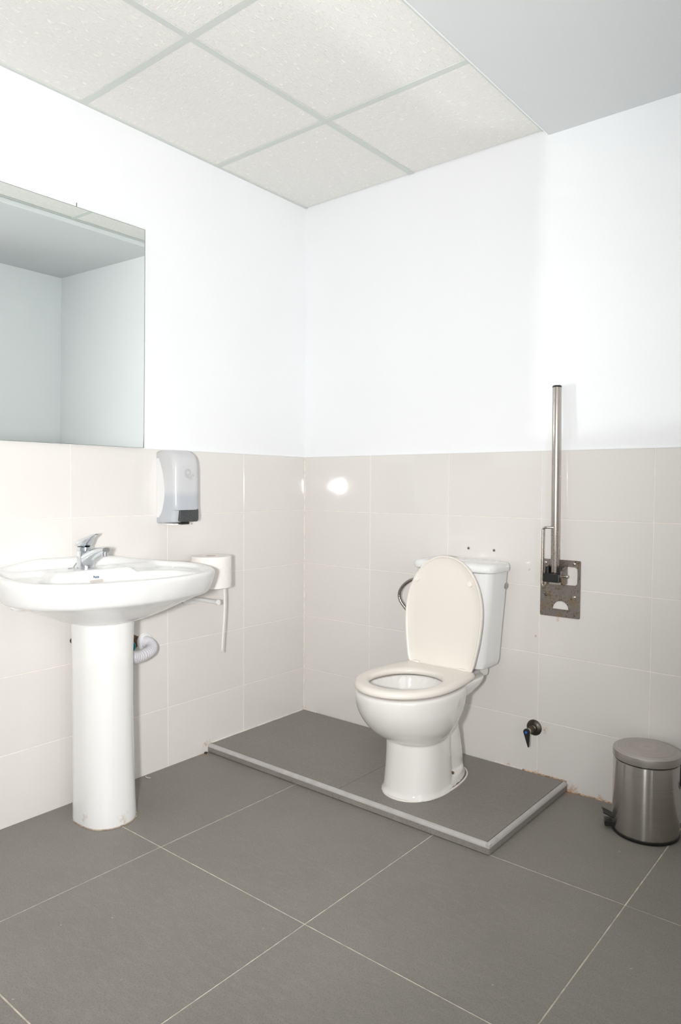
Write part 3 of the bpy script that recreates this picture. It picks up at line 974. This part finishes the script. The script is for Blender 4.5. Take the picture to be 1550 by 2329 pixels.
for (x, _), a, b_, w_ in zip(lp, zt, zb, wd):
    zc = (a+b_)/2; h_ = (a-b_)/2
    rings.append([Vector((x, w_*math.copysign(abs(math.cos(q))**.75, math.cos(q)), zc+h_*math.copysign(abs(math.sin(q))**.75, math.sin(q)))) for q in [2*PI*k/20 for k in range(20)]])
add_loft(bm, rings)
lever = finish(bm, 'lever', 'chrome', faucet, True, 50)
lathe('temperature_dot', [(0, .001), (.0022, .001), (.0022, -.001), (0, -.001)], simple('red_dot', (.5, .02, .02), .4), lever, 12, 'x', (.0225, -.004, .086))
def bead_chain(name, pts_, r, parent):
    bm = bmesh.new()
    for p_ in pts_:
        bmesh.ops.create_icosphere(bm, subdivisions=1, radius=r, matrix=Matrix.Translation(p_))
    o = finish(bm, name, 'chrome', parent, True, None); o['kind'] = 'stuff'; return o
bead_chain('plug_chain', catmull([(-.022, -.012, .018), (-.030, -.014, .016), (-.034, -.018, .008), (-.030, -.026, .002), (-.026, -.036, .0015), (-.022, -.048, .0015)], 3), .0023, faucet)

# ------------------------------------------------------------------ drain plumbing under the basin
def L(n_, y, z, base_y):         # local point on a left-wall thing
    return Vector((n_, y-base_y, z))
drain = thing('drain_pipe', 'white corrugated drain hose running from the pedestal into the tiled wall', 'pipe', LW(-.905), LROT)
path = catmull([L(.185, -1.075, .520, -.885), L(.150, -1.02, .503, -.885), L(.115, -.957, .4985, -.885), L(.082, -.912, .4990, -.885), L(.052, -.888, .505, -.885), L(.026, -.882, .512, -.885), L(-.002, -.885, .515, -.885)], 16)
tube('corrugated_hose', path, lambda i: .0205+.0016*math.cos(i*PI/2), 'pipe_plastic', drain, 24, None)
lathe('wall_flange', [(.020, .010), (.026, .008), (.033, .003), (.034, 0), (.034, -.003), (.020, -.003)], 'white_plastic', drain, 32, 'x', (0, .004, .516))
bm = bmesh.new()
hole = [Vector((.0006, -.052+.040*math.cos(a)*(1+.12*math.sin(3*a)), .520+.027*math.sin(a)*(1+.1*math.cos(4*a)))) for a in [2*PI*k/24 for k in range(24)]]
add_loft(bm, [hole, [p_+Vector((.0006, 0, 0)) for p_ in hole]])
finish(bm, 'wall_hole', 'hole_brown', drain, False)
cap = thing('drain_stopper', 'teal plastic stopper on the wall behind the washbasin pedestal', 'stopper', LW(-.985), LROT)
lathe('cap', [(0, .036), (.019, .036), (.023, .033), (.0235, .010), (.021, .008), (0, .008)], 'teal', cap, 28, 'x', (0, 0, .512))
lathe('thread', [(0, .010), (.018, .010), (.018, .0), (0, .0)], 'white_plastic', cap, 24, 'x', (0, 0, .512))
stub = thing('pipe_stub', 'dull metal supply stub on the tiles beside the washbasin pedestal', 'pipe stub', LW(-1.192), LROT)
bm = bmesh.new(); add_lathe(bm, [(0, .016), (.0085, .016), (.0105, .014), (.0105, 0), (0, 0)], 20, 'x', (0, 0, .567))
finish(bm, 'stub', 'dull_metal', stub, True)

# ------------------------------------------------------------------ mirror
mir = thing('mirror', 'large frameless wall mirror hanging above the washbasin', 'mirror', (0.0330, -.9090, 1.2418))
_mn = Vector((1, .007, -.016)).normalized()
_my = Vector((_mn.y*-1, _mn.x, 0)).normalized()      # along the wall towards the corner
_mz = _mn.cross(_my).normalized()
mm = Matrix((_mn, _my, _mz)).transposed().to_4x4()
mir.rotation_euler = mm.to_euler()
MW, MH = .86, .797
box('backing', -.0045, -.0003, -MW, 0, 0, MH, 'mirror_edge', mir)
bm = bmesh.new(); add_box(bm, -.0002, .0, -MW+.001, -.001, .001, MH-.001)
finish(bm, 'mirror_glass', 'mirror', mir)
box('hanging_pin', -.006, -.0045, -.2665, -.2650, MH-.01, MH+.015, 'mirror_edge', mir)
for z in (0.0,):
    bm = bmesh.new(); add_box(bm, -.016, -.0046, -.050, -.030, 0.02, .10)
    finish(bm, 'mounting_block', 'mirror_edge', mir)

# ------------------------------------------------------------------ soap dispenser
DY = -.7845
disp = thing('soap_dispenser', 'translucent grey wall soap dispenser with a black push bar', 'soap dispenser', LW(DY), LROT)
bm = bmesh.new()
def disp_sec(y):
    """side profile in (n,z) at a given y; corners of the housing taper towards both ends"""
    k = abs(y)/.0585
    pull = .006*smoothstep(.55, 1.0, k)**2
    d = .112-pull*1.4
    top = 1.237-pull*.9
    bot = .9640
    pr = [(0.0, top), (d-.050, top), (d-.030, top-.005), (d-.013, top-.018), (d-.003, top-.038), (d, top-.060), (d+.0005, 1.12), (d+.001, 1.04), (d+.002, 1.012), (d-.006, 1.010), (d-.010, .985), (d-.014, bot+.004), (d-.022, bot), (.03, bot-.003), (0.0, bot-.006)]
    return [Vector((n_, y, z)) for n_, z in pr]
ys = [-.0585, -.0575, -.055, -.050, -.043, -.030, 0, .030, .043, .050, .055, .0575, .0585]
secs = []
for y in ys:
    s = disp_sec(y)
    e = smoothstep(.0535, .0585, abs(y))
    secs.append([Vector((p_.x*(1-.06*e), p_.y, 1.10+(p_.z-1.10)*(1-.035*e))) for p_ in s])
add_loft(bm, secs)
me = modified_mesh(bm, [('BEVEL', dict(width=.0035, segments=2, limit_method='ANGLE', angle_limit=math.radians(40)))])
housing = add_obj(me, 'housing', 'milky', disp, True, 50)
# white concave side panels
for s_ in (-1, 1):
    bm = bmesh.new()
    arc = []
    for k in range(15):
        t = k/14
        arc.append((.014+.034*math.sin(PI*(t**.85))**.8, .982+.225*t))
    ring = [Vector((0.001, s_*.0577, .982)), ]+[Vector((n_, s_*.0577, z)) for n_, z in arc]+[Vector((0.001, s_*.0577, 1.207))]
    add_loft(bm, [ring, [p_+Vector((0, s_*.0014, 0)) for p_ in ring]])
    finish(bm, 'side_panel', 'white_plastic', disp, True, 30)
bm = bmesh.new()
add_loft(bm, [round_rect(-.036, .0525, .9665, 1.0170, .010, n_, 5, 'yz') for n_ in (.085, .1100)]+[round_rect(-.034, .0505, .9685, 1.015, .009, .1125, 5, 'yz')])
finish(bm, 'push_bar', 'charcoal', disp, True, 35)
bm = bmesh.new(); add_box(bm, .004, .080, -.042, .042, .9530, .9600, .002)
finish(bm, 'drip_tray', 'white_plastic', disp, True)
bm = bmesh.new(); add_box(bm, .070, .098, -.020, .020, .9560, .9660, .003)
finish(bm, 'nozzle', 'black_plastic', disp, True)
# printed swirl mark
def ribbon(path, w):
    bm = bmesh.new()
    add_tube(bm, path, lambda i: w*(1-.35*abs(2*i/(len(path)-1)-1)), 8)
    for v in bm.verts: v.co.x *= .16
    return bm
sw = catmull([(0, -.009, -.004), (0, .002, -.002), (0, .007, .005), (0, .003, .013), (0, -.007, .015), (0, -.015, .009), (0, -.0165, -.001), (0, -.011, -.010), (0, -.001, -.013), (0, .009, -.010), (0, .014, -.004), (0, .019, -.003), (0, .024, -.008)], 6)
lg = finish(ribbon(sw, .0040), 'logo_swirl', 'logo_grey', disp, True, None)
lg.location = (.1126, .005, 1.148)
sw2 = catmull([(0, .001, -.013), (0, .006, -.019), (0, .013, -.017), (0, .014, -.010), (0, .011, -.006)], 6)
lg2 = finish(ribbon(sw2, .0022), 'logo_swirl', 'logo_grey', disp, True, None)
lg2.location = (.1126, .005, 1.148)

# ------------------------------------------------------------------ toilet roll and holder
RY_ = -.661
RN = .102
holder = thing('roll_holder', 'white plastic wall holder with a knobbed peg beside the washbasin', 'roll holder', LW(-.672), LROT)
bm = bmesh.new()
add_loft(bm, [round_rect(-.055, .028, .628, .668, .018, n_, 6, 'yz') for n_ in (0.0005, .007)]+[round_rect(-.052, .025, .631, .665, .016, .0095, 6, 'yz')])
finish(bm, 'wall_plate', 'white_plastic', holder, True, 40)
lathe('peg', [(0, .004), (.0086, .004), (.0084, .150), (0, .150)], 'white_plastic', holder, 18, 'x', (0, 0, .650))
lathe('peg_knob', [(0, .147), (.0095, .147), (.0108, .149), (.0108, .156), (.0095, .158), (0, .158)], 'white_plastic', holder, 22, 'x', (0, 0, .650))
bm = bmesh.new(); add_box(bm, .0005, .010, .010, .040, .660, .705, .003)
add_box(bm, .002, .118, .008, .040, .6955, .7035, .003)
finish(bm, 'roll_shelf', 'white_plastic', holder, True, 40)
tp = thing('toilet_roll', 'large white toilet paper roll upright between the basin and the wall', 'toilet roll', (SK*RY_+RN, RY_, .7045))
RR, RH = .0800, .124
prof = [(.0195, 0), (RR-.003, 0), (RR, .002), (RR+.0006, RH*.3), (RR, RH*.7), (RR, RH-.003), (RR-.002, RH), (.0195, RH), (.0195, 0)]
lathe('paper', prof, 'paper', tp, 56, 'z', (0, 0, 0), 40)
lathe('core', [(.0192, .001), (.0196, .001), (.0196, RH-.0005), (.0175, RH-.0005), (.0175, .001), (.0192, .001)], 'cardboard', tp, 32)
# loose end hanging edge-on from the roll
bm = bmesh.new()
rows = []
for k in range(19):
    t = k/18
    z = .001-.262*t
    wv = .0022*math.sin(t*5.0)-.005*t*t
    w_ = .0080*(1-.3*t)
    rows.append((Vector((.036+wv*.6, .030+wv*.8, z)), Vector((.036+w_*.62+wv*.6, .030+w_*.78+wv*.8, z+.001))))
vs1 = [(bm.verts.new(a), bm.verts.new(b_), bm.verts.new(b_+Vector((-.0008, .0012, 0))), bm.verts.new(a+Vector((-.0008, .0012, 0)))) for a, b_ in rows]
for r0, r1 in zip(vs1[:-1], vs1[1:]):
    for i in range(4): bm.faces.new((r0[i], r0[(i+1) % 4], r1[(i+1) % 4], r1[i]))
bm.faces.new(vs1[0]); bm.faces.new(vs1[-1][::-1])
finish(bm, 'loose_end', 'paper', tp, True, None)

# ------------------------------------------------------------------ folding grab bar
gb = thing('folding_grab_bar', 'folded-up stainless steel grab bar on a rusty wall plate', 'grab bar', (1.277, 0, 0))
def rect_loop(x0, x1, z0, z1, r, seg=5):
    return [(p_.x, p_.z) for p_ in round_rect(x0, x1, z0, z1, r, 0, seg, 'xz')]
def plate_with_holes(name, outer_, holes, y0, y1, mat, parent):
    cu_ = bpy.data.curves.new(name, 'CURVE'); cu_.dimensions = '2D'; cu_.fill_mode = 'BOTH'
    for lp_ in [outer_]+holes:
        s = cu_.splines.new('POLY'); s.points.add(len(lp_)-1); s.use_cyclic_u = True
        for i, (x, z) in enumerate(lp_): s.points[i].co = (x, z, 0, 1)
    cu_.extrude = abs(y1-y0)/2
    o = bpy.data.objects.new('temporary', cu_); COL.objects.link(o)
    dg = bpy.context.evaluated_depsgraph_get(); dg.update()
    me_ = bpy.data.meshes.new_from_object(o.evaluated_get(dg))
    bpy.data.objects.remove(o)
    me_.transform(Matrix.Translation((0, (y0+y1)/2, 0)) @ Matrix.Rotation(PI/2, 4, 'X'))
    me_.name = name
    me_.materials.clear()
    return add_obj(me_, name, mat, parent, False)
win = rect_loop(-.0600, .0645, .7535, .8200, .012)
hm = [(.003+.0300*math.cos(a), .6630+.0300*math.sin(a)) for a in [PI*k/18 for k in range(19)]]
plate = plate_with_holes('mounting_plate', rect_loop(-.0760, .0755, .6345, .8440, .005), [win, hm], -.0042, -.0006, 'plate_steel', gb)
box('plate_fold', -.026, .032, -.012, -.0035, .6595, .6630, 'plate_steel', gb, .001, 1)
for x_, z_ in ((-.057, .831), (.052, .832), (-.054, .712), (.054, .712)):
    lathe('screw', [(0, -.0075), (.0018, -.0075), (.0030, -.0070), (.0050, -.0062), (.0056, -.0042), (0, -.0042)], 'clean_steel' if not (x_ < 0 and z_ < .8) else 'dull_metal', gb, 16, 'y', (x_, 0, z_))
P_LO, P_HI = Vector((-.005, -.0400, .800)), Vector((-.0165, -.0245, 1.466))   # the folded bar leans a little towards the wall
pdir = (P_HI-P_LO).normalized()
def along(p0, d):
    return Matrix.Translation(p0) @ d.to_track_quat('Z', 'Y').to_matrix().to_4x4()
PLEN = (P_HI-P_LO).length
bm = bmesh.new(); add_lathe(bm, [(0, 0), (.0150, 0), (.0155, .002), (.0155, PLEN), (0, PLEN)], 40)
pole = finish(bm, 'pole', 'pole_steel', gb, True)
bm = bmesh.new(); add_lathe(bm, [(0, -.0005), (.0161, -.0005), (.0163, .001), (.0159, .0045), (.0145, .0062), (0, .0065)], 40)
capo = finish(bm, 'end_cap', 'black_plastic', pole, True)
pole.matrix_local = along(P_LO, pdir)
capo.location = (0, 0, PLEN)
# U bracket: two cheeks, a back web and its rubber liners
for x0, x1 in ((-.0395, -.0360), (.0235, .0270)):
    bm = bmesh.new()
    prof = [(-.004, .757), (-.042, .757), (-.055, .766), (-.059, .785), (-.056, .806), (-.046, .818), (-.004, .826)]
    add_loft(bm, [[Vector((x0, y, z)) for y, z in prof], [Vector((x1, y, z)) for y, z in prof]])
    finish(bm, 'bracket_cheek', 'plate_steel', gb)
box('bracket_web', -.0395, .0270, -.0075, -.0043, .757, .838, 'plate_steel', gb, .001, 1)
for x0, x1 in ((-.0357, -.0235), (.0115, .0233)):
    box('rubber_liner', x0, x1, -.056, -.010, .788, .822, 'black_plastic', gb, .002, 2)
box('stop_block', -.0357, .0235, -.071, -.0475, .7675, .7985, 'black_plastic', gb, .0025, 2)
box('pivot_web', -.0335, .0215, -.046, -.010, .757, .770, 'clean_steel', gb, .001, 1)
lathe('pivot_bolt', [(0, .0465), (.0045, .0460), (.0062, .0430), (.0062, .0390), (.0045, .0370), (.0045, .0265), (0, .0265)], 'clean_steel', gb, 18, 'x', (0, -.042, .7885))
RYL = -.0560
rp = [(.004, -.048, .9625), (-.020, RYL, .9625), (-.0275, RYL, .9610), (-.0325, RYL, .9560), (-.0335, RYL, .9480), (-.0335, RYL, .86), (-.0335, RYL, .768), (-.0320, RYL, .7565), (-.0270, RYL, .7505), (-.0215, RYL, .7545), (-.0200, RYL, .766), (-.0185, RYL, .790)]
tube('latch_rod', catmull([(x-.0130, y, z) for x, y, z in rp], 5), .0046, 'pole_steel', gb, 14)

# ------------------------------------------------------------------ stop valve
sv = thing('stop_valve', 'tarnished wall stop valve with a black lever and blue dot beside the toilet', 'valve', (1.1845, 0, .2045))
lathe('rose', [(0, -.0105), (.016, -.0105), (.024, -.0075), (.0295, -.0025), (.0300, 0), (0, 0)], 'dull_metal', sv, 32, 'y')
bm = bmesh.new(); add_lathe(bm, [(0, -.046), (.0095, -.046), (.0115, -.042), (.0120, -.020), (.0150, -.018), (.0150, -.009), (0, -.009)], 20, 'y')
finish(bm, 'valve_body', 'dull_metal', sv, True)
lathe('spindle_nut', [(0, -.060), (.0085, -.060), (.0098, -.057), (.0098, -.046), (0, -.046)], 'clean_steel', sv, 8, 'y', (0, 0, 0), 25)
bm = bmesh.new()
def lever_ring(y, g):
    out = []
    for k in range(32):
        a = 2*PI*k/32
        x, z = math.cos(a), math.sin(a)
        if z < 0:
            w_ = (.0125-g)*(1-.68*(-z)**.9); out.append(Vector((x/max(1e-6, math.sqrt(1))*w_*1.0, y, z*(.056-g))))
        else: out.append(Vector((x*(.0125-g), y, z*(.0125-g))))
    return out
add_loft(bm, [lever_ring(-.060, .001), lever_ring(-.0615, 0), lever_ring(-.068, 0), lever_ring(-.0705, .002)])
lev = finish(bm, 'lever', 'black_plastic', sv, True, 40)
lev.rotation_euler = (0, math.radians(-9), 0)
lathe('cold_dot', [(0, -.0716), (.0042, -.0716), (.0048, -.0708), (.0048, -.069), (0, -.069)], 'blue', lev, 18, 'y')

# ------------------------------------------------------------------ pedal bin
BR = .1015
pb = thing('pedal_bin', 'small round brushed steel pedal bin standing on the floor by the tiles', 'pedal bin', (1.6315, -.130, 0))
lathe('base_ring', [(0, .0005), (BR+.0005, .0005), (BR+.0022, .003), (BR+.0022, .009), (BR-.001, .011), (0, .011)], 'black_plastic', pb, 64)
lathe('body', [(0, .010), (BR-.001, .010), (BR, .012), (BR, .2365), (BR-.002, .2380), (0, .2380)], 'brushed_steel', pb, 72)
lathe('rim_seal', [(0, .2378), (BR-.0025, .2378), (BR-.0025, .2420), (0, .2420)], 'black_plastic', pb, 56)
lathe('lid', [(0, .2420), (BR+.0005, .2420), (BR+.0020, .2432), (BR+.0020, .2620), (BR+.0012, .2665), (BR-.004, .2698), (BR-.022, .2725), (BR-.055, .2752), (0, .2770)], 'lid_steel', pb, 72, angle=25)
rot_ped = math.radians(205)
hd = bpy.data.objects.new('hinge_assembly', None)
bpy.data.objects.remove(hd)
def spun(bm, ang):
    bmesh.ops.transform(bm, matrix=Matrix.Rotation(ang, 4, 'Z'), verts=bm.verts[:]); return bm
# pedal: tilted plate with a steel edge and the arm below it
bm = bmesh.new(); add_box(bm, BR-.006, BR+.032, -.021, .021, -.0015, .0015, .0006, 1)
bmesh.ops.transform(bm, matrix=Matrix.Translation((0, 0, .040)) @ Matrix.Translation((BR, 0, 0)) @ Matrix.Rotation(math.radians(-24), 4, 'Y') @ Matrix.Translation((-BR, 0, 0)), verts=bm.verts[:])
ped_ = finish(spun(bm, rot_ped), 'pedal', 'black_plastic', pb)
bm = bmesh.new(); add_box(bm, BR-.006, BR+.034, -.0225, -.0205, -.0040, .0005, .0004, 1)
bmesh.ops.transform(bm, matrix=Matrix.Translation((0, 0, .040)) @ Matrix.Translation((BR, 0, 0)) @ Matrix.Rotation(math.radians(-24), 4, 'Y') @ Matrix.Translation((-BR, 0, 0)), verts=bm.verts[:])
finish(spun(bm, rot_ped), 'pedal_edge', 'clean_steel', ped_)
bm = bmesh.new(); add_box(bm, BR-.010, BR+.024, -.018, .018, .008, .026, .002, 1)
finish(spun(bm, rot_ped), 'pedal_housing', 'black_plastic', pb)
bm = bmesh.new(); add_box(bm, BR-.001, BR+.010, -.020, .020, .160, .258, .003, 2)
finish(spun(bm, math.radians(25)), 'hinge', 'black_plastic', pb)
bm = bmesh.new()
add_tube(bm, catmull([(BR+.004, -.030, .178), (BR+.012, -.026, .160), (BR+.014, 0, .150), (BR+.012, .026, .160), (BR+.004, .030, .178)], 6), .0028, 8)
finish(spun(bm, math.radians(25)), 'carry_handle', 'black_plastic', pb, True)

# ------------------------------------------------------------------ small scraps on the floor
bm = bmesh.new()
add_tube(bm, catmull([(.030, -.905, .002), (.040, -.912, .003), (.052, -.910, .0025), (.058, -.903, .002)], 5), .0012, 6)
tag(finish(bm, 'paper_shaving', 'debris', None, True, None), 'tiny pale curled scrap on the floor near the pedestal', 'scrap')
bm = bmesh.new(); bmesh.ops.create_icosphere(bm, subdivisions=2, radius=.0065, matrix=Matrix.Translation((.0215, -.612, .004)))
for v in bm.verts: v.co.z = max(.0003, .004+(v.co.z-.004)*.6); v.co.x += random.uniform(-.0006, .0006)
tag(finish(bm, 'metal_stud', 'dull_metal', None, True, None), 'small dull metal stud on the floor at the platform corner', 'stud')
